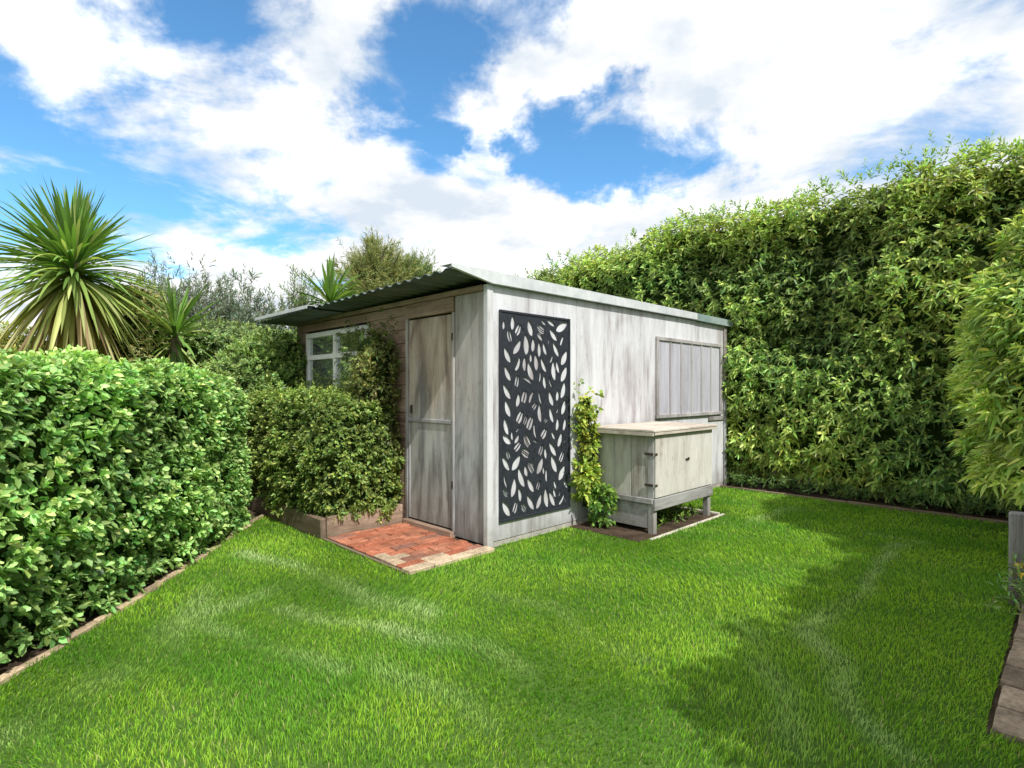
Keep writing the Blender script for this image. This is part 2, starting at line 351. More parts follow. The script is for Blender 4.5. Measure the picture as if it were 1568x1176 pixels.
def grass(x0,x1,y0,y1,dens,hgt,wid):
    n=int((x1-x0)*(y1-y0)*dens); X=rng.uniform(x0,x1,n); Y=rng.uniform(y0,y1,n)
    r,l=to_rl(X,Y)
    k=(X>leftedge(Y)-0.01+0.02*rng.normal(size=n))&(r<4.25)&((l>RB)|(r<-.3))&~((r>-0.02)&(l>-0.02))&~((r>-.885)&(l>-.12)&(r<.1))&~((r>-.91)&(l>1.1))
    k&=~((r>1.05)&(r<2.62)&(l>-.80+.04*sn(np.stack([X,Y,X*0],1),2,3)))&~((l>3.1))
    k&=(np.abs(X)<Y*1.05+0.5)
    X=X[k];Y=Y[k]; n=len(X)
    P=np.stack([X,Y,np.zeros(n)],1)
    a=rng.uniform(0,6.28,n); lean=rng.uniform(0.1,0.7,n)
    fx=0.4*sn(P,1.1,41); fy=0.4*sn(P,1.1,42)
    d=np.stack([np.cos(a)*lean+fx,np.sin(a)*lean+fy],1)
    h=hgt*rng.uniform(0.6,1.12,n)*(1+0.18*sn(P,3.0,43)); w=wid*rng.uniform(.7,1.2,n)
    a2=rng.uniform(0,6.28,n); sx,sy=np.cos(a2)*w/2,np.sin(a2)*w/2
    z0=np.zeros(n)
    b0=np.stack([X-sx,Y-sy,z0],1); b1=np.stack([X+sx,Y+sy,z0],1)
    mx=X+d[:,0]*h*.35; my=Y+d[:,1]*h*.35
    m1=np.stack([mx+sx*.8,my+sy*.8,h*.6],1); m0=np.stack([mx-sx*.8,my-sy*.8,h*.6],1)
    tp=np.stack([X+d[:,0]*h,Y+d[:,1]*h,h*(1-0.25*lean)],1)
    V=np.stack([b0,b1,m1,m0,tp],1).reshape(-1,3)
    base=(np.arange(n)*5)[:,None]; loops=(base+np.array([[0,1,2,3,3,2,4]])).ravel(); sizes=np.tile([4,3],n)
    st=streakval(X+0.07*sn(P,2.5,50),Y+0.07*sn(P,2.5,51))*(0.65+0.5*sn(P,3.5,52)).clip(0,1)
    c1=np.array([0.155,0.375,0.028]); c2=np.array([0.38,0.60,0.055]); c3=np.array([0.10,0.28,0.022])
    s=(0.5+0.45*sn(P,0.45,60)+0.36*sn(P,1.8,61)+0.24*sn(P,5,62)).clip(0,1)[:,None]
    c=c1*(1-s)+c2*s
    dk=(rng.random(n)<0.22)[:,None]; c=np.where(dk,c3,c)
    dry=(rng.random(n)<0.03)[:,None]; c=np.where(dry,np.array([0.46,0.46,0.18]),c)
    stm=(st*rng.uniform(0.5,1.0,n)).clip(0,1)[:,None]; c=c*(1-stm)+np.array([0.58,0.71,0.36])*stm
    c=c*(1+rng.normal(0,.14,(n,1))).clip(.5,1.6)
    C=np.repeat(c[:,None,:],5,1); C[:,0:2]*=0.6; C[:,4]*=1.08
    return V,loops,sizes,C.reshape(-1,3).clip(0,.85)
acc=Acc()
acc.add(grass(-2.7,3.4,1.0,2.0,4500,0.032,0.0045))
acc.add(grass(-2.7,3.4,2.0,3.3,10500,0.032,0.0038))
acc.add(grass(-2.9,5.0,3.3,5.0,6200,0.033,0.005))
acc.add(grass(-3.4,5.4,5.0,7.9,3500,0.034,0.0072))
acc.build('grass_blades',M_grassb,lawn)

# ---------------------------------------------------------------- SHED
shed=empty('garden_shed',(Ax,Ay,0),ANG)
B=lambda n,l,m,p=shed,**k: boxes(n,l,m,p,**k)
B('shed_core',[(0.035,4.45,0.035,3.78,0.0,2.2)],M_dark,bevel=0)
B('wall_sheet_1',[(0.048,1.18,0,0.03,0.045,2.26)],M_white)
B('wall_sheet_2',[(1.184,2.36,0.001,0.03,0.045,2.26)],M_white)
B('wall_sheet_3',[(2.364,3.5,0,0.03,0.045,2.26)],M_white)
B('wall_sheet_4',[(3.504,4.46,0.001,0.03,0.045,2.26)],M_white)
B('plinth',[(0.05,4.46,0.006,0.03,-0.02,0.042)],M_conc)
B('corner_post',[(-0.02,0.046,-0.012,0.046,-0.01,2.25)],M_post,bevel=0.005)
B('end_post',[(4.463,4.54,-0.02,0.06,-0.01,2.24)],M_side,bevel=0.005)
B('side_board',[(0.0,0.03,0.048,0.455,0.02,2.2)],M_side)
B('door_jambs',[(-0.014,0.03,0.458,0.488,0.03,2.06),(-0.014,0.03,1.20,1.235,0.03,2.06)],M_side)
B('door_head',[(-0.018,0.03,0.458,1.235,2.062,2.2)],M_brown)
B('door',[(0.004,0.03,0.496,1.192,0.075,2.045)],M_door)
B('door_ledges',[(-0.010,0.003,0.50,1.188,1.035,1.07)],M_side)
B('door_stiles',[(-0.005,0.003,0.498,0.522,0.08,1.03),(-0.005,0.003,1.166,1.190,0.08,1.03)],M_side,bevel=.002)
B('door_sill',[(-0.05,0.03,0.458,1.235,0.0,0.06)],M_brown)
B('door_hinges',[(-0.02,-0.0145,0.465,0.487,z,z+0.07) for z in (0.45,1.8)]+[(-0.02,0.003,1.13,1.145,1.12,1.2)],M_iron,bevel=0.002)
wb=[];z=0.0;k=0
while z<2.18:
    h=min(0.14,2.2-z)
    for (a,b_) in ((1.238,1.93),(3.52,3.83)) if (z+h>1.22 and z<2.05) else ((1.238,3.83),):
        wb.append((-0.004 if k%2 else -0.008,0.03,a,b_,z+0.002,z+h-0.003))
    z+=0.14;k+=1
B('weatherboards',wb,M_brown,bevel=0.003)
B('wall_plate',[(-0.03,0.03,0.05,3.83,2.203,2.25)],M_brown)
wy0,wy1,wz0,wz1=1.95,3.5,1.2,2.07
ww=0.06
fr=[(-0.03,0.03,wy0,wy1,wz1-ww,wz1),(-0.045,0.03,wy0-0.02,wy1+0.02,wz0-0.03,wz0+0.03),
    (-0.03,0.03,wy0,wy0+ww,wz0+0.032,wz1-ww-0.002),(-0.03,0.03,wy1-ww,wy1,wz0+0.032,wz1-ww-0.002)]
fr.append((-0.026,0.03,2.695,2.765,wz0+0.032,wz1-ww-0.002))
for (a,b_) in ((wy0+ww+.002,2.693),(2.767,wy1-ww-.002)): fr.append((-0.022,0.025,a,b_,1.73,1.79))
B('window_frame',fr,M_frame)
B('window_glass',[(0.005,0.012,wy0+0.03,wy1-0.03,wz0+0.02,wz1-0.02)],M_glass,bevel=0)
B('rear_walls',[(0.04,4.46,3.80,3.83,0.0,2.2),(4.464,4.49,0.07,3.8,0.0,2.2)],M_side)
x0,x1,z0,z1=2.66,4.37,1.02,1.985
fr=[(x0,x1,-0.03,-0.001,z1-0.045,z1),(x0-.01,x1+.01,-0.036,-0.001,z0-0.01,z0+0.035),(x0,x0+0.05,-0.03,-0.001,z0+0.037,z1-0.047),(x1-0.05,x1,-0.03,-0.001,z0+0.037,z1-0.047)]
npn=6; pw=(x1-x0-0.1)/npn
for i in range(1,npn):
    xx=x0+0.05+i*pw; fr.append((xx-0.014,xx+0.014,-0.024,-0.001,z0+0.037,z1-0.047))
B('shutter_frame',fr,M_greyz)
for i in range(npn):
    xx=x0+0.05+i*pw; B('shutter_pane_%d'%(i+1),[(xx+0.012,xx+pw-0.012,-0.012,-0.0015,z0+0.03,z1-0.04)],M_pane,bevel=0.001)
B('sill_rail',[(4.0,4.46,-0.02,-0.001,0.93,0.985)],M_greyz)
def corr(name,ya,yb,xa,xb,zf,mat,amp=0.013,per=0.11):
    ny=int((yb-ya)/per*8); nx=12; bm=bmesh.new(); g=[]
    for j in range(ny+1):
        y=ya+(yb-ya)*j/ny; s=math.sin(2*math.pi*(y-ya)/per); s=max(-1,min(1,s*1.6))
        g.append([bm.verts.new((xa+(xb-xa)*i/nx,y,zf(y)+amp*s)) for i in range(nx+1)])
    for j in range(ny):
        for i in range(nx): bm.faces.new((g[j][i],g[j][i+1],g[j+1][i+1],g[j+1][i]))
    me=bpy.data.meshes.new(name); bm.to_mesh(me); bm.free(); o=addobj(name,me,mat,shed)
    md=o.modifiers.new('s','SOLIDIFY'); md.thickness=0.004; md.offset=0; return o
zf=lambda y:2.315-0.020*y
corr('roof_sheet',0.0,2.5,-0.42,4.6,lambda y:zf(y),M_roof,0.011,0.15)
corr('roof_sheet_rear',2.45,3.95,-0.48,4.6,lambda y:zf(y)-0.02,M_roof,0.006,0.12)
B('eave_flashing',[(-0.50,-0.30,2.42,3.97,2.278,2.284),(-0.505,-0.497,2.42,3.97,2.245,2.282)],M_flash,bevel=0.001)
def fl(bm,prof,y0=-0.055,y1=0.10):
    rows=[]
    for x,zt,zb in prof: rows.append([bm.verts.new((x,y0,zb)),bm.verts.new((x,y0,zt)),bm.verts.new((x,y1,zt+0.004)),bm.verts.new((x,y0+0.03,zb-0.002)),])
    for a,b_ in zip(rows[:-1],rows[1:]):
        bm.faces.new((a[0],b_[0],b_[1],a[1])); bm.faces.new((a[1],b_[1],b_[2],a[2])); bm.faces.new((a[3],b_[3],b_[0],a[0]))
bm=bmesh.new(); fl(bm,[(-0.44,2.349,2.325),(0.0,2.354,2.25),(2.0,2.350,2.258),(3.6,2.345,2.262)])
me=bpy.data.meshes.new('barge_flashing'); bm.to_mesh(me); bm.free(); o=addobj('barge_flashing',me,M_flash,shed)
md=o.modifiers.new('s','SOLIDIFY'); md.thickness=0.004
bm=bmesh.new(); fl(bm,[(3.605,2.345,2.255),(4.45,2.34,2.25),(4.62,2.325,2.25),(4.66,2.29,2.245)])
me=bpy.data.meshes.new('barge_flashing_far'); bm.to_mesh(me); bm.free(); o=addobj('barge_flashing_far',me,M_flashg,shed)
md=o.modifiers.new('s','SOLIDIFY'); md.thickness=0.004

# ---------------------------------------------------------------- leaf-cut privacy screen
scr=empty('decorative_screen',(Ax,Ay,0),ANG)
sx0,sx1,sz0,sz1=0.115,1.065,0.2,2.045
def inside_rect(pts,mg=0.03): return all(sx0+mg<x<sx1-mg and sz0+mg<z<sz1-mg for x,z in pts)
shapes=[]; samp=[]; lr=np.random.default_rng(11)
def leafpoly(bx,bz,ang,ln,wd,curve,mode,nn=13):
    def mid(t): 
        return bx+ln*t*math.cos(ang+curve*t*.5), bz+ln*t*math.sin(ang+curve*t*.5), ang+curve*t
    up=[];dn=[];ce=[]
    for t in np.linspace(0,1,nn):
        x,z,a=mid(t); w=wd*.5*(math.sin(math.pi*t**0.85)**0.8 if 0<t<1 else 0)
        up.append((x-math.sin(a)*w,z+math.cos(a)*w)); dn.append((x+math.sin(a)*w,z-math.cos(a)*w)); ce.append((x,z,a))
    if mode==0: return [up+dn[-2:0:-1]]
    g=0.0045; res=[]
    cu=[(x-math.sin(a)*g,z+math.cos(a)*g) for x,z,a in ce]; cd=[(x+math.sin(a)*g,z-math.cos(a)*g) for x,z,a in ce]
    if mode in(1,2): res.append(up[2:-2]+cu[-3:1:-1])
    if mode in(1,3): res.append(dn[2:-2]+cd[-3:1:-1])
    return res
stem=[]
def try_leaf(x,z,a,ln,wd,cv,gap=0.009,full=.5):
    # dense sampling of the outline and interior so that no two cut-outs can cross
    pts=leafpoly(x,z,a,ln,wd,cv,0,25)[0]+leafpoly(x,z,a,ln,wd*.5,cv,0,13)[0]+[(x+ln*t*math.cos(a+cv*t*.5),z+ln*t*math.sin(a+cv*t*.5)) for t in np.linspace(0,1,13)]
    if not inside_rect(pts): return False
    pts=np.array(pts)
    if samp:
        al=np.concatenate(samp); al=al[(np.abs(al[:,0]-x)<ln*2)&(np.abs(al[:,1]-z)<ln*2)]
        if len(al) and np.hypot(al[:,None,0]-pts[None,:,0],al[:,None,1]-pts[None,:,1]).min()<gap: return False
    if stem:
        al=np.array(stem); d=np.hypot(al[:,None,0]-pts[None,:,0],al[:,None,1]-pts[None,:,1]).min()
        if d<0.0075: return False
    mode=0 if lr.random()<full else lr.choice([1,2,3],p=[.5,.25,.25]); shapes.extend(leafpoly(x,z,a,ln,wd,cv,mode)); samp.append(pts); return True
stems=[]
for (bx,bz,a0,bend,nn_) in [(0.26,0.24,1.68,-.02,30),(0.86,0.24,1.42,.02,32),(0.24,0.95,1.40,.02,24),(0.95,0.95,1.75,-.02,24),(0.57,0.25,1.6,-.015,40)]:
    x,z,a=bx,bz,a0; pts=[]
    for i in range(nn_):
        pts.append((x,z,a)); stem.append((x,z)); stem.append((x+.5*math.cos(a)*.04,z+.5*math.sin(a)*.04))
        x+=math.cos(a)*.04; z+=math.sin(a)*.04; a+=bend*(1 if i<nn_/2 else -1.3)
    stems.append(pts)
for pts in stems:
    for i in range(0,len(pts),2):
        x,z,a=pts[i]
        for sd in (1,-1):
            aa=a+sd*lr.uniform(.55,.85)
            nx,nz=x+math.cos(a+sd*1.57)*.010,z+math.sin(a+sd*1.57)*.010
            for ln in (lr.uniform(.15,.19),.13,.10):
                if try_leaf(nx+math.cos(aa)*.004,nz+math.sin(aa)*.004,aa,ln,ln*lr.uniform(.34,.42),-sd*lr.uniform(.2,.7),.009,.6): break
for sz,cnt,gp_ in ((0.18,1500,.009),(0.15,1800,.009),(0.12,1800,.009),(.09,1500,.010)):
    for i in range(cnt):
        sd=lr.choice([-1,1])
        try_leaf(lr.uniform(sx0,sx1),lr.uniform(sz0,sz1),math.pi/2+sd*lr.uniform(.1,1.6),sz*lr.uniform(.85,1.15),sz*lr.uniform(.34,.44),-sd*lr.uniform(0,.7),gp_,.6)
cu=bpy.data.curves.new('screen_panel','CURVE'); cu.dimensions='2D'; cu.fill_mode='BOTH'; cu.extrude=0.002
def spl(pts):
    s=cu.splines.new('POLY'); s.points.add(len(pts)-1)
    for i,(x,z) in enumerate(pts): s.points[i].co=(x,z,0,1)
    s.use_cyclic_u=True
spl([(sx0+.01,sz0+.01),(sx1-.01,sz0+.01),(sx1-.01,sz1-.01),(sx0+.01,sz1-.01)])
for s_ in shapes: spl(s_)
tmp=bpy.data.objects.new('tmp_curve',cu); scene.collection.objects.link(tmp)
dg=bpy.context.evaluated_depsgraph_get(); me=bpy.data.meshes.new_from_object(tmp.evaluated_get(dg)); bpy.data.objects.remove(tmp)
me.transform(Matrix.Rotation(math.radians(90),4,'X')); me.transform(Matrix.Translation((0,-0.012,0)))
me.materials.clear(); addobj('cut_panel',me,M_black,scr)
boxes('screen_border',[(sx0,sx1,-0.022,-0.004,sz0,sz0+.02),(sx0,sx1,-0.022,-0.004,sz1-.02,sz1),(sx0,sx0+.02,-0.022,-0.004,sz0+.021,sz1-.021),(sx1-.02,sx1,-0.022,-0.004,sz0+.021,sz1-.021)],M_black,scr,bevel=0.002)

# ---------------------------------------------------------------- HUTCH
hut=empty('storage_hutch',(Ax,Ay,0),ANG)
H=lambda n,l,m,**k: boxes(n,l,m,hut,**k)
hx0,hx1,hy0,hy1=1.385,2.53,-0.75,-0.06
H('legs',[(hx0,hx0+.06,hy0,hy0+.06,0,.955),(hx1-.06,hx1,hy0,hy0+.06,0,.955),(hx0,hx0+.06,hy1-.06,hy1,0,.955),(hx1-.06,hx1,hy1-.06,hy1,0,.955)],M_greyz)
yy=np.linspace(hy0+.062,hy1-.062,4)
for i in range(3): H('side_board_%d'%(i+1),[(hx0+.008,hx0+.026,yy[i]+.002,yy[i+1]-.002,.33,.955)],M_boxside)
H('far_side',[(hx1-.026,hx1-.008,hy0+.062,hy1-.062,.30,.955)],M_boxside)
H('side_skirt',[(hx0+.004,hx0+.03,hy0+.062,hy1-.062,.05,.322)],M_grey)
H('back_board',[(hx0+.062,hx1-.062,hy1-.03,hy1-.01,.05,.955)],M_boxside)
H('front_rail',[(hx0-.008,hx1+.01,hy0-.022,hy0-.001,.225,.335)],M_grey)
H('side_rail',[(hx0-.02,hx0-.001,hy0+.002,hy1,.285,.335)],M_grey)
H('floor_board',[(hx0+.03,hx1-.03,hy0+.01,hy1-.032,.30,.318)],M_grey)
xm=hx0+0.60
H('door_left',[(hx0+.004,xm-.0015,hy0-.022,hy0-.002,.343,.94)],M_box)
H('door_right',[(xm+.0015,hx1-.004,hy0-.021,hy0-.002,.343,.94)],M_box)
H('lid',[(hx0-.09,hx1+.035,hy0-.06,hy1+.02,.96,.983)],M_lid)
H('lid_trim',[(hx0-.09,hx0-.07,hy0-.05,hy1+.02,.925,.957),(hx0-.06,hx1+.03,hy0-.055,hy0-.035,.932,.958)],M_lid,bevel=.002)
H('hinges',[(hx0-.012,hx0-.0005,hy0+.0,hy0+.09,z,z+.022) for z in (.45,.74)]+[(hx0-.012,hx0+.03,hy0-.027,hy0-.0225,z,z+.022) for z in (.45,.74)],M_iron,bevel=.001)
H('latch',[(xm-.045,xm+.03,hy0-.034,hy0-.0225,.655,.668),(xm-.02,xm-.005,hy0-.045,hy0-.035,.645,.680)],M_iron,bevel=.002)
H('side_latch',[(hx1+.001,hx1+.02,hy0+.02,hy0+.04,.72,.86)],M_iron,bevel=.002)

# ---------------------------------------------------------------- PAVING
pav=empty('brick_paving',(Ax,Ay,0),ANG)
lst=[];cols=[]
bx,by=0.225,0.108
row=0; y=0.02
while y<1.23:
    x=-.84-(bx/2 if row%2 else 0)
    while x<-0.03:
        a=max(x,-.84); b_=min(x+bx-.007,-.02)
        if b_-a>.04:
            t=rng.random(); c=np.array([.38,.125,.07])*(1-t)+np.array([.45,.19,.115])*t
            if rng.random()<.15: c=np.array([.29,.14,.10])
            if x<-.6 and y<.35 and rng.random()<.6: c=np.array([.46,.35,.24])
            lst.append((a,b_,y,min(y+by-.006,1.235),-.03,.022+rng.uniform(-.004,.004))); cols.append(c*rng.uniform(.85,1.15))
        x+=bx
    y+=by; row+=1
x=-.86
while x<-.05:
    lst.append((x,min(x+.222,-.02),-.10,.012,-.03,.026+rng.uniform(-.003,.003))); cols.append(np.array([.55,.43,.30])*rng.uniform(.8,1.1)); x+=.229
boxes('bricks',lst,M_brick,pav,bevel=.005,cols=cols,jit=.004)
boxes('mortar_bed',[(-.85,-.01,-.095,1.235,-.03,.010)],M_soil,pav,bevel=0)
boxes('edge_strip',[(-.885,-.862,-.10,1.235,-.03,.018)],M_edge,pav,bevel=.003)

bed=empty('raised_garden_bed',(Ax,Ay,0),ANG)
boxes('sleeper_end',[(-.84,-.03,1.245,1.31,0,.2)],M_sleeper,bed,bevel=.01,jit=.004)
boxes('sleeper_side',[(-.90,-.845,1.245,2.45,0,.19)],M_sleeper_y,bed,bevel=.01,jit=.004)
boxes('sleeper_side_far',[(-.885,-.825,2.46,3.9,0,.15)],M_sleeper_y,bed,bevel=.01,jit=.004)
boxes('bed_soil',[(-.82,-.01,1.32,3.9,0,.14)],M_soil,bed,bevel=0)

# ---------------------------------------------------------------- edgings
lst=[];cols=[]
y=0.6
le=empty('lawn_edging')
while y<5.9:
    x=float(leftedge(y))-.03; L_=rng.uniform(.2,.45)
    lst.append((x-.026+rng.uniform(-.008,.008),x+.026,y,y+L_-.008,-.04,.022+rng.uniform(-.012,.008))); cols.append(np.array([.55,.41,.28])*rng.uniform(.55,1.1)); y+=L_
boxes('edging_bricks',lst,M_brick,le,bevel=.006,cols=cols,jit=.006)
te=empty('timber_edging',(Ax,Ay,0),ANG)
boxes('edging_board',[(4.26,4.29,-3.25,-1.6,-.03,.035),(4.265,4.295,-1.59,-.05,-.03,.03)],M_edge,te,bevel=.004,jit=.004)
boxes('box_edging',[(1.2,2.66,-.85,-.82,-.03,.018),(2.62,2.65,-.80,-.03,-.03,.024)],M_lid,te,bevel=.004,jit=.004)
lst=[];cols=[];x=-.3
while x<4.1:
    lst.append((x,x+.215,RB-.16,RB-.02,-.04,.04+rng.uniform(-.01,.01))); cols.append(np.array([.40,.31,.23])*rng.uniform(.6,1.1)); x+=.225
be=empty('brick_edging',(Ax,Ay,0),ANG); boxes('border_bricks',lst,M_brick,be,bevel=.008,cols=cols,jit=.006)
sl=empty('retaining_sleepers',(Ax,Ay,0),ANG)
boxes('stacked_sleepers',[(-.1,1.15,RB-.33,RB-.18,0,.14),(-.08,1.15,RB-.34,RB-.19,.145,.27)],M_sleeper,sl,bevel=.012,jit=.006)
fp=empty('fence_post',(Ax,Ay,0),ANG)
boxes('post',[(1.50,1.59,RB-.035,RB+.045,0,.58)],M_greyz,fp,bevel=.006)
boxes('rail',[(1.62,4.1,RB-.13,RB-.09,.12,.40)],M_grey,fp,bevel=.004)

# ---------------------------------------------------------------- HEDGES AND PLANTS
h1=empty('hedge'); acc=Acc()
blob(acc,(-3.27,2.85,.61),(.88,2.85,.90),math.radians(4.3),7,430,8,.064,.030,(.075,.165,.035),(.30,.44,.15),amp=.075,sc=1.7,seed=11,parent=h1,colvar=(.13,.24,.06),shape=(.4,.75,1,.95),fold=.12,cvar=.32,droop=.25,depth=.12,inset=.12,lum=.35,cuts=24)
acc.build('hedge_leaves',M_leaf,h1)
def warp2(P):
    r,l=to_rl(P[:,0],P[:,1]); Q=P.copy(); Q[:,2]=P[:,2]*(1-.030*(l-.8).clip(0,9)+.014*np.sin(l*2.1)); return Q
h2=empty('hedge'); acc=Acc()
cx,cy,_=W(5.55,.45)
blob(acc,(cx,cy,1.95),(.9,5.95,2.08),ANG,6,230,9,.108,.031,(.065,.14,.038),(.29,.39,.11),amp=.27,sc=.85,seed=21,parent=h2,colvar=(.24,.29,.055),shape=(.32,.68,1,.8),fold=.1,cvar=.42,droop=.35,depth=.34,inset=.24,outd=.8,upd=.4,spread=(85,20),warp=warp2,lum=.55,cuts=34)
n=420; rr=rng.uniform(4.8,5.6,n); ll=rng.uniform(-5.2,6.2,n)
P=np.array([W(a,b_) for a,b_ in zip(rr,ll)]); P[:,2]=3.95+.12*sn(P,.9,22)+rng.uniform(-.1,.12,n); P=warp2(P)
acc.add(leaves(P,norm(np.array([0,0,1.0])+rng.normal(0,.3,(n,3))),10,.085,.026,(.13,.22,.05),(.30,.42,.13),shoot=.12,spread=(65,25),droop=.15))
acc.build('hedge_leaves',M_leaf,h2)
h3=empty('hedge'); acc=Acc()
cx,cy,_=W(3.45,-3.66)
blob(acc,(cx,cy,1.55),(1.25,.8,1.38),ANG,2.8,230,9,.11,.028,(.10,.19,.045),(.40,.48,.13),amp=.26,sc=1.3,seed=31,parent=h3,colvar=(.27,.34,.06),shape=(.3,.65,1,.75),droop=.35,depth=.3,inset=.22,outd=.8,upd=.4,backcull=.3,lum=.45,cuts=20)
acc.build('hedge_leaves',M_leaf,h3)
shade_caster=empty('hedge'); acc=Acc()  # out-of-view hedge, added to cast shade over the right of the lawn
cx,cy,_=W(.35,-4.75)
blob(acc,(cx,cy,1.25),(1.95,.6,1.3),ANG,6,110,8,.11,.036,(.06,.15,.025),(.16,.28,.06),amp=.2,sc=1.0,seed=35,parent=shade_caster,depth=.2,inset=.14,backcull=0)
acc.build('hedge_leaves',M_leaf,shade_caster)
h5=empty('garden_bed_shrub'); acc=Acc()
cx,cy,_=W(-.46,2.45)
blob(acc,(cx,cy,.66),(.47,1.26,.62),ANG,6,560,8,.05,.024,(.06,.11,.026),(.23,.29,.075),amp=.10,sc=1.9,seed=41,parent=h5,colvar=(.12,.17,.038),droop=.3,depth=.12,inset=.11,cvar=.4,lum=.45,cuts=20)
n=260; rr=rng.uniform(-.85,-.05,n); ll=rng.uniform(1.35,3.6,n)
P=np.array([W(a,b_) for a,b_ in zip(rr,ll)]); P[:,2]=1.2+.08*sn(P,1.7,41)+rng.uniform(-.05,.14,n)
acc.add(leaves(P,norm(np.array([-.2,-.2,1.0])+rng.normal(0,.4,(n,3))),8,.05,.022,(.07,.13,.025),(.26,.34,.09),shoot=.08,droop=.2,cvar=.35))
acc.build('shrub_leaves',M_leaf,h5)
h6=empty('climbing_vine'); acc=Acc()
cx,cy,_=W(-.15,1.64)
blob(acc,(cx,cy,1.14),(.15,.38,.86),ANG,2.6,430,8,.046,.021,(.055,.095,.024),(.17,.20,.06),amp=.14,sc=2.4,seed=43,parent=h6,colvar=(.12,.12,.04),droop=.35,depth=.10,inset=.10,cvar=.4,lum=.45)
cx,cy,_=W(-.1,3.75)
blob(acc,(cx,cy,1.15),(.22,.28,.9),ANG,2.6,420,8,.05,.024,(.08,.14,.035),(.20,.28,.08),amp=.13,sc=2,seed=44,parent=h6,droop=.35,depth=.08,inset=.10,cvar=.4)
n=240; ly=rng.uniform(1.25,2.35,n); P=np.array([W(-.05-rng.uniform(0,.12),y_) for y_ in ly]); P[:,2]=2.02+rng.normal(0,.08,n)-.45*rng.random(n)
acc.add(leaves(P,norm(rng.normal(0,1,(n,3))+np.array([-.4,-.4,0])),6,.042,.018,(.06,.095,.022),(.14,.17,.045),shoot=.06,droop=.3))
n=120; P=np.array([W(-.2-rng.uniform(0,.3),y_) for y_ in rng.uniform(3.45,4.0,n)]); P[:,2]=1.95+rng.normal(0,.12,n)
acc.add(leaves(P,norm(rng.normal(0,1,(n,3))),7,.05,.022,(.07,.12,.03),(.16,.22,.06),shoot=.07,droop=.3))
# sprays reaching over the lower right panes
n=90; P=np.array([W(-.10-rng.uniform(0,.15),y_) for y_ in rng.uniform(2.0,3.1,n)]); P[:,2]=1.28+rng.uniform(0,.32,n)*rng.random(n)
acc.add(leaves(P,norm(rng.normal(0,.5,(n,3))+np.array([-.2,-.2,1])),7,.045,.02,(.08,.13,.03),(.22,.28,.07),shoot=.08,droop=.3))
acc.build('vine_leaves',M_leaf,h6)
h7=empty('climbing_plant'); acc=Acc()
cx,cy,_=W(1.22,-.09)
blob(acc,(cx,cy,.72),(.12,.08,.60),ANG,2.4,380,7,.062,.036,(.08,.17,.03),(.28,.36,.07),amp=.10,sc=2.8,seed=47,parent=h7,colvar=(.28,.31,.05),droop=.35,depth=.08,inset=.09,cvar=.35,lum=.4)
cx,cy,_=W(1.28,-.24)
blob(acc,(cx,cy,.2),(.08,.13,.22),ANG,2.6,420,7,.055,.03,(.08,.17,.03),(.2,.3,.06),amp=.04,sc=2.6,seed=48,parent=h7,core=False,droop=.35,cvar=.3)
n=60; P=np.array([W(1.2+rng.normal(0,.10),-.06-rng.uniform(0,.1),rng.uniform(.3,1.42)) for _ in range(n)])
acc.add(leaves(P,norm(rng.normal(0,1,(n,3))+np.array([0,-.5,.2])),6,.06,.034,(.12,.2,.03),(.34,.4,.07),shoot=.08,droop=.3))
acc.build('climber_leaves',M_leaf,h7)
h8=empty('groundcover'); acc=Acc()
P=np.array([W(a,b_,.03) for a,b_ in zip(rng.uniform(1.5,2.6,90),rng.uniform(-.7,-.3,90))])
acc.add(leaves(P,norm(rng.normal(0,.4,P.shape)+np.array([0,0,1])),7,.07,.022,(.08,.16,.03),(.2,.3,.06),shoot=.04))
P=np.array([W(a,b_,rng.uniform(.02,.16)) for a,b_ in zip(rng.uniform(4.38,4.7,220),rng.uniform(-3.2,0,220))])
acc.add(leaves(P,norm(rng.normal(0,.4,P.shape)+np.array([-.3,-.3,1])),7,.08,.02,(.05,.10,.025),(.13,.2,.05),shoot=.05))
acc.build('groundcover_leaves',M_leaf,h8)
h9=empty('flowering_plant'); acc=Acc()
P=np.array([W(a,b_,rng.uniform(.05,.3)) for a,b_ in zip(rng.normal(1.25,.1,70),rng.normal(RB-.08,.06,70))])
acc.add(leaves(P,norm(rng.normal(0,.5,P.shape)+np.array([0,0,1])),7,.07,.016,(.12,.2,.07),(.25,.33,.12),shoot=.06))
P=np.array([W(a,b_,rng.uniform(.25,.36)) for a,b_ in zip(rng.normal(1.25,.09,7),rng.normal(RB-.04,.05,7))])
acc.add(leaves(P,norm(rng.normal(0,.3,P.shape)+np.array([-.3,-.3,1])),9,.025,.012,(.8,.6,.05),(.8,.5,.03),shoot=.005,spread=(85,70),gain=1))
acc.build('flower_leaves',M_leafm,h9)
def shrub(name,px,d,ztop,hw,hd,col,tip,ln=.06,wd=.026,dens=230,n=2.6,amp=.18,seed=60,zb=0.0,K=8,mat=M_leaf,**kw):
    e=empty(name); a=Acc(); X=(px-CX)/F*d; hz=(ztop-zb)/2
    blob(a,(X,d,zb+hz),(hw,hd,hz),0,n,dens,K,ln,wd,col,tip,amp=amp,sc=1.4,seed=seed,parent=e,depth=.2,inset=.16,lum=.45,**kw)
    a.build(name+'_leaves',mat,e)
shrub('shrub',425,7.9,2.15,.75,.7,(.08,.14,.035),(.20,.28,.08),seed=61,colvar=(.12,.18,.045))
shrub('shrub',365,7.1,1.78,.7,.6,(.10,.17,.05),(.27,.36,.12),seed=62,colvar=(.17,.24,.07))
shrub('shrub',330,8.6,2.45,1.15,.8,(.12,.18,.07),(.28,.36,.15),seed=63,colvar=(.20,.26,.10))
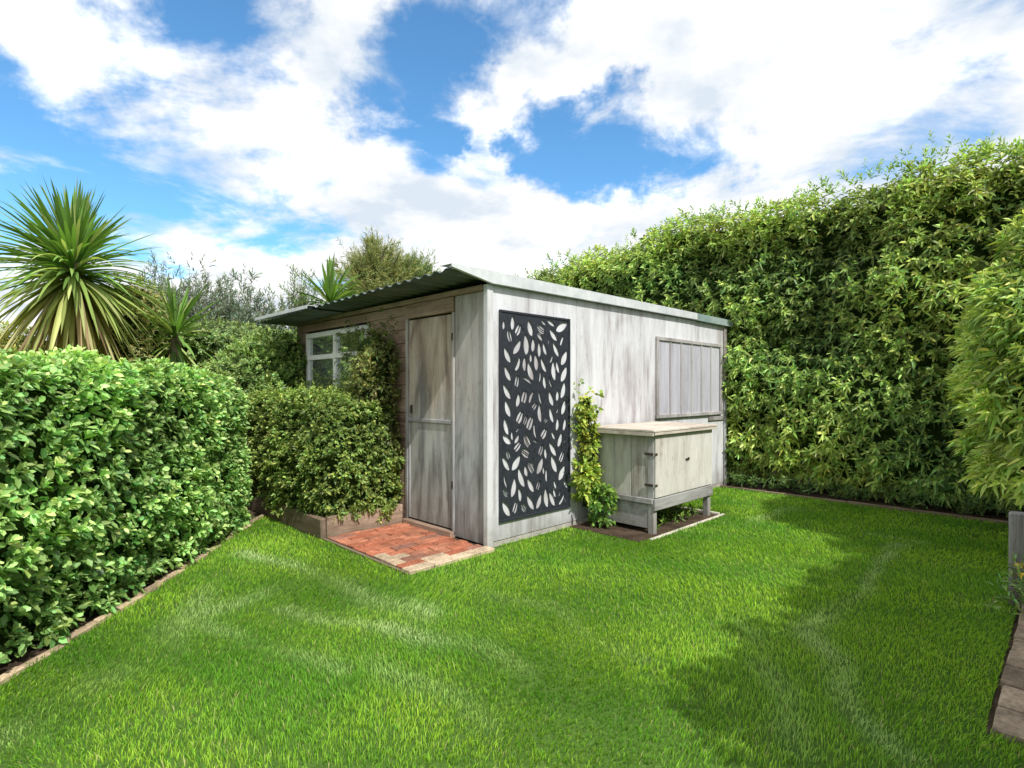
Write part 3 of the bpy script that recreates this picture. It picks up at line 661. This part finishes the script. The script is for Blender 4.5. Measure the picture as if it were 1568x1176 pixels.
shrub('shrub',205,7.9,2.95,.62,.6,(.24,.22,.09),(.46,.42,.19),seed=64,ln=.07,wd=.018,dens=210,colvar=(.17,.20,.08),mat=M_leafm)
shrub('shrub',20,7.6,2.2,1.0,.8,(.18,.23,.06),(.42,.45,.14),seed=65,dens=170,colvar=(.34,.34,.11))
shrub('shrub',140,8.6,2.0,1.3,.8,(.12,.20,.05),(.27,.38,.12),seed=66,dens=150)
def wispy(name,px,d,zlo,zhi,hw,cnt,col,tip,ln=.12,wd=.019):
    e=empty(name); a=Acc(); X=(px-CX)/F*d
    base=np.array([X,d,zlo*.4]); P=[];D=[]
    bm=bmesh.new()
    for i in range(cnt):
        ang=rng.uniform(0,6.28); rad=math.sqrt(rng.random())*hw; top=np.array([X+math.cos(ang)*rad,d+math.sin(ang)*rad*.7,zlo+(zhi-zlo)*(1-(rad/hw)**2*.7)*rng.uniform(.7,1.0)])
        b0=base+np.array([math.cos(ang)*rad*.25,math.sin(ang)*rad*.2,0])
        dirv=top-b0; L=np.linalg.norm(dirv)
        prev=None
        for t in np.linspace(0,1,6):
            p_=b0+dirv*t+np.array([0,0,.12*math.sin(t*3.1)])*L*.2
            r_=.012*(1-t)+.002; ring=[bm.verts.new((p_[0]+r_*math.cos(q),p_[1]+r_*math.sin(q),p_[2])) for q in (0,2.1,4.2)]
            if prev:
                for j in range(3): bm.faces.new((prev[j],prev[(j+1)%3],ring[(j+1)%3],ring[j]))
            prev=ring
        for t in rng.uniform(.4,1,14):
            P.append(b0+dirv*t+rng.normal(0,.06,3)); D.append(dirv/L+rng.normal(0,.35,3))
    me=bpy.data.meshes.new('stems'); bm.to_mesh(me); bm.free(); addobj('stems',me,M_bark,e)
    a.add(leaves(np.array(P),norm(np.array(D)),10,ln,wd,col,tip,shoot=.16,spread=(55,15),droop=.1,cvar=.3))
    a.build(name+'_leaves',M_leafm,e)
wispy('bush',300,9.2,1.2,3.5,1.15,250,(.10,.13,.10),(.21,.25,.20))
wispy('bush',375,9.4,1.2,3.4,.75,160,(.10,.135,.105),(.20,.25,.19))
wispy('bush',240,9.6,1.2,3.6,.6,100,(.11,.13,.09),(.23,.26,.19))
wispy('bush',455,11,1.2,3.8,.95,170,(.10,.14,.07),(.22,.28,.15))
def feather(name,px,d,zb,zt,hw,col,tip,cnt=260):
    e=empty(name); X=(px-CX)/F*d
    bm=bmesh.new(); prev=None
    for t in np.linspace(0,1,6):
        z=t*(zb+.5); r_=.12*(1-t)+.05; ring=[bm.verts.new((X+r_*math.cos(q),d+r_*math.sin(q),z)) for q in np.linspace(0,5.5,8)]
        if prev:
            for j in range(8): bm.faces.new((prev[j],prev[(j+1)%8],ring[(j+1)%8],ring[j]))
        prev=ring
    P=[];D=[]
    for i in range(cnt):
        th=rng.uniform(0,6.28); ph=rng.uniform(-.2,1.5); dirv=np.array([math.cos(th)*math.cos(ph)*hw,math.sin(th)*math.cos(ph)*hw,abs(math.sin(ph))*(zt-zb)])*rng.uniform(.7,1.05)
        b0=np.array([X,d,zb]); prev=None
        for t in np.linspace(0,1,4):
            p_=b0+dirv*t; r_=.02*(1-t)+.003; ring=[bm.verts.new((p_[0]+r_*math.cos(q),p_[1]+r_*math.sin(q),p_[2])) for q in (0,2.1,4.2)]
            if prev:
                for j in range(3): bm.faces.new((prev[j],prev[(j+1)%3],ring[(j+1)%3],ring[j]))
            prev=ring
        for t in rng.uniform(.3,1,13): P.append(b0+dirv*t+rng.normal(0,.05,3)); D.append(norm(dirv)+rng.normal(0,.3,3))
    me=bpy.data.meshes.new('trunk'); bm.to_mesh(me); bm.free(); addobj('trunk',me,M_bark,e)
    a=Acc(); a.add(leaves(np.array(P),norm(np.array(D)),10,.16,.016,col,tip,shoot=.18,spread=(45,12),droop=.12,cvar=.35)); a.build('crown',M_leafm,e)
feather('feathery_tree',575,14,3.6,5.1,1.25,(.12,.15,.05),(.30,.30,.14))
feather('feathery_tree',635,14.5,3.4,4.9,1.0,(.09,.14,.045),(.26,.30,.12),180)

def cordyline(name,px,d,zc,rad,nl,wd=.045,yellow=.35,droopk=1.0):
    e=empty(name); X=(px-CX)/F*d; V=[];Lp=[];Sz=[];C=[]; nv=0; seg=8
    for i in range(nl):
        u=i/nl; el=math.radians(88-u*165+rng.normal(0,8)); az=rng.uniform(0,6.283)
        dv=np.array([math.cos(el)*math.cos(az),math.cos(el)*math.sin(az),math.sin(el)]); 
        L=rad*rng.uniform(.7,1.1); dr=rng.uniform(.1,.6)*droopk*(.3+1.2*u)
        side=norm(np.cross(dv,np.array([0,0,1.0]))+rng.normal(0,.2,3)); nm=np.cross(side,dv)
        b0=np.array([X,d,zc-.3*u*rad])+dv*.05
        old=max(0,(u-(1-yellow))/yellow) if yellow>0 else 0
        col=np.array([.14,.26,.055])*(1-old)+np.array([.50,.44,.15])*old
        if old>.5 and rng.random()<.5: col=np.array([.34,.25,.13])
        if rng.random()<.2: col=col*.5+np.array([.31,.32,.14])
        col=col*rng.uniform(.6,1.4)
        for j in range(seg+1):
            t=j/seg; w=wd*(math.sin(math.pi*min(1,(t*.75+.22)))**.8)*(1 if t<1 else 0.05)*rng.uniform(.95,1.05)
            c=b0+dv*L*t+np.array([0,0,-1])*dr*L*t**2.2
            for s,f in ((-1,.12),(0,-.12),(1,.12)):
                V.append(c+side*s*w*.5+nm*w*f); C.append(col*(1.15 if s==0 else .95))
        for j in range(seg):
            for k in (0,1):
                a_=nv+j*3+k; Lp+= [a_,a_+1,a_+4,a_+3]; Sz.append(4)
        nv+=(seg+1)*3
    np_mesh('sword_leaves',np.array(V),np.array(Lp),np.array(Sz),np.clip(np.array(C),0,1),M_leafm,e)
    bm=bmesh.new(); prev=None
    for t in np.linspace(0,1,10):
        z=t*zc; r_=(.13*(1-t)+.08)*rad; ring=[bm.verts.new((X+r_*math.cos(q)*(1+.1*math.sin(9*t+q)),d+r_*math.sin(q),z)) for q in np.arange(8)*.785]
        if prev:
            for j in range(8): bm.faces.new((prev[j],prev[(j+1)%8],ring[(j+1)%8],ring[j]))
        prev=ring
    me=bpy.data.meshes.new('trunk'); bm.to_mesh(me); bm.free(); addobj('trunk',me,M_bark,e)
cordyline('cabbage_tree',112,7.0,2.98,1.06,560,.052,.5,1.0)
cordyline('cabbage_tree',505,10.5,3.05,.9,160,.06,.1)
cordyline('cabbage_tree',268,7.8,2.2,.8,130,.055,.15)
bgm=empty('distant_trees'); acc=Acc()
blob(acc,(-9,13.5,.9),(9,1.0,1.25),0,5,50,8,.16,.06,(.07,.12,.04),(.16,.22,.07),amp=.4,sc=.6,seed=81,parent=bgm,depth=.3,inset=.25)
blob(acc,(-8.5,6.0,.8),(1.0,7,1.1),0,5,40,8,.14,.06,(.07,.12,.04),(.16,.22,.07),amp=.3,sc=.6,seed=83,parent=bgm,depth=.3,inset=.25)
acc.build('distant_leaves',M_leafm,bgm)

# ---------------------------------------------------------------- SKY & LIGHT
saz=-Lv-0.22*R; sun_az=saz/np.linalg.norm(saz); EL=math.radians(50)
sd=Vector((sun_az[0]*math.cos(EL),sun_az[1]*math.cos(EL),math.sin(EL)))
sun=bpy.data.lights.new('sun','SUN'); sun.energy=5.0; sun.angle=math.radians(.6); sun.color=(1,.965,.905)
so=bpy.data.objects.new('sun',sun); scene.collection.objects.link(so); so.location=(5,-5,10); so.rotation_euler=(-sd).to_track_quat('-Z','Y').to_euler()
w=bpy.data.worlds.new('World'); scene.world=w; w.use_nodes=True; nt=w.node_tree; nt.nodes.clear()
out=nt.nodes.new('ShaderNodeOutputWorld'); bg=nt.nodes.new('ShaderNodeBackground'); lk(nt,bg.outputs[0],out.inputs[0])
sky=nt.nodes.new('ShaderNodeTexSky'); sky.sky_type='NISHITA'; sky.sun_disc=False; sky.sun_elevation=EL; sky.sun_rotation=math.atan2(sun_az[0],sun_az[1])
sky.ozone_density=2.0; sky.dust_density=0.3
bg.inputs[1].default_value=0.12
tc=nt.nodes.new('ShaderNodeTexCoord'); dirv=tc.outputs['Generated']
sep=nt.nodes.new('ShaderNodeSeparateXYZ'); lk(nt,dirv,sep.inputs[0])
zm=math2(nt,'MAXIMUM',math2(nt,'ADD',sep.outputs[2],0.18),0.05)
dv=N(nt,'ShaderNodeVectorMath',operation='DIVIDE'); lk(nt,dirv,dv.inputs[0])
cmb=nt.nodes.new('ShaderNodeCombineXYZ'); 
for i in range(3): lk(nt,zm,cmb.inputs[i])
lk(nt,cmb.outputs[0],dv.inputs[1])
fb=noise(nt,mapping(nt,dv.outputs[0],(1,1,1),(3.1,1.7,0)),2.2,7,0.60,0.4)
wn=nt.nodes.new('ShaderNodeTexNoise'); wn.inputs['Scale'].default_value=3.6; wn.inputs['Detail'].default_value=6; wn.inputs['Roughness'].default_value=.64; lk(nt,dirv,wn.inputs[0])
sb=N(nt,'ShaderNodeVectorMath',operation='SUBTRACT'); lk(nt,wn.outputs[1],sb.inputs[0]); sb.inputs[1].default_value=(.5,.5,.5)
sc_=N(nt,'ShaderNodeVectorMath',operation='SCALE'); lk(nt,sb.outputs[0],sc_.inputs[0]); sc_.inputs[3].default_value=.42
ad=N(nt,'ShaderNodeVectorMath',operation='ADD'); lk(nt,dirv,ad.inputs[0]); lk(nt,sc_.outputs[0],ad.inputs[1])
nn=N(nt,'ShaderNodeVectorMath',operation='NORMALIZE'); lk(nt,ad.outputs[0],nn.inputs[0])
gaps=[(320,30,90,.55),(60,235,95,.58),(190,260,90,.6),(330,300,90,.58),(240,345,70,.45),(640,160,75,.78),(700,100,70,.7),(700,25,60,.5),(800,20,50,.45),(930,215,62,.78),(1040,215,68,.85),(600,250,60,.5),(440,350,70,.55),(1400,180,70,.25),(1540,150,60,.28)]
tot=None
for gx,gy,gr,gw in gaps:
    c=Vector((gx-CX,F,HY-gy)); rr=c.length; c.normalize(); ra=gr/rr
    d_=N(nt,'ShaderNodeVectorMath',operation='DOT_PRODUCT'); lk(nt,nn.outputs[0],d_.inputs[0]); d_.inputs[1].default_value=c
    mr=maprange(nt,d_.outputs['Value'],math.cos(ra*1.8),1.0,0,gw*1.2)
    tot=mr if tot is None else math2(nt,'MAXIMUM',tot,mr)
den=math2(nt,'MULTIPLY_ADD',fb,3.0,-.76)
de2=math2(nt,'SUBTRACT',den,tot)
mask=maprange(nt,de2,-.10,.62,0,1,True)
shade=noise(nt,mapping(nt,dv.outputs[0],(1,1,1),(9,4,2)),2.6,5,.6)
K=1/1.2
ccol=ramp(nt,shade,[(.36,(.74*K,.83*K,.93*K)),(.48,(1.0*K,1.02*K,1.05*K)),(.60,(1.38*K,1.38*K,1.38*K))])
cs=N(nt,'ShaderNodeVectorMath',operation='SCALE'); lk(nt,ccol,cs.inputs[0]); cs.inputs[3].default_value=10
skyt=mixc(nt,1.0,sky.outputs[0],(1.0,1.65,1.9),'MULTIPLY')
mx=mixc(nt,mask,skyt,cs.outputs[0])
lk(nt,mx,bg.inputs[0])

# ---------------------------------------------------------------- CAMERA
cam=bpy.data.cameras.new('camera'); cam.sensor_width=36; cam.lens=36*F/1568; cam.shift_y=(HY-588)/1568; cam.clip_end=2000; cam.clip_start=.05
co=bpy.data.objects.new('camera',cam); scene.collection.objects.link(co); co.location=(0,0,CH); co.rotation_euler=(math.radians(90),0,0); scene.camera=co
scene.view_settings.view_transform='Standard'; scene.view_settings.look='None'; scene.view_settings.exposure=0
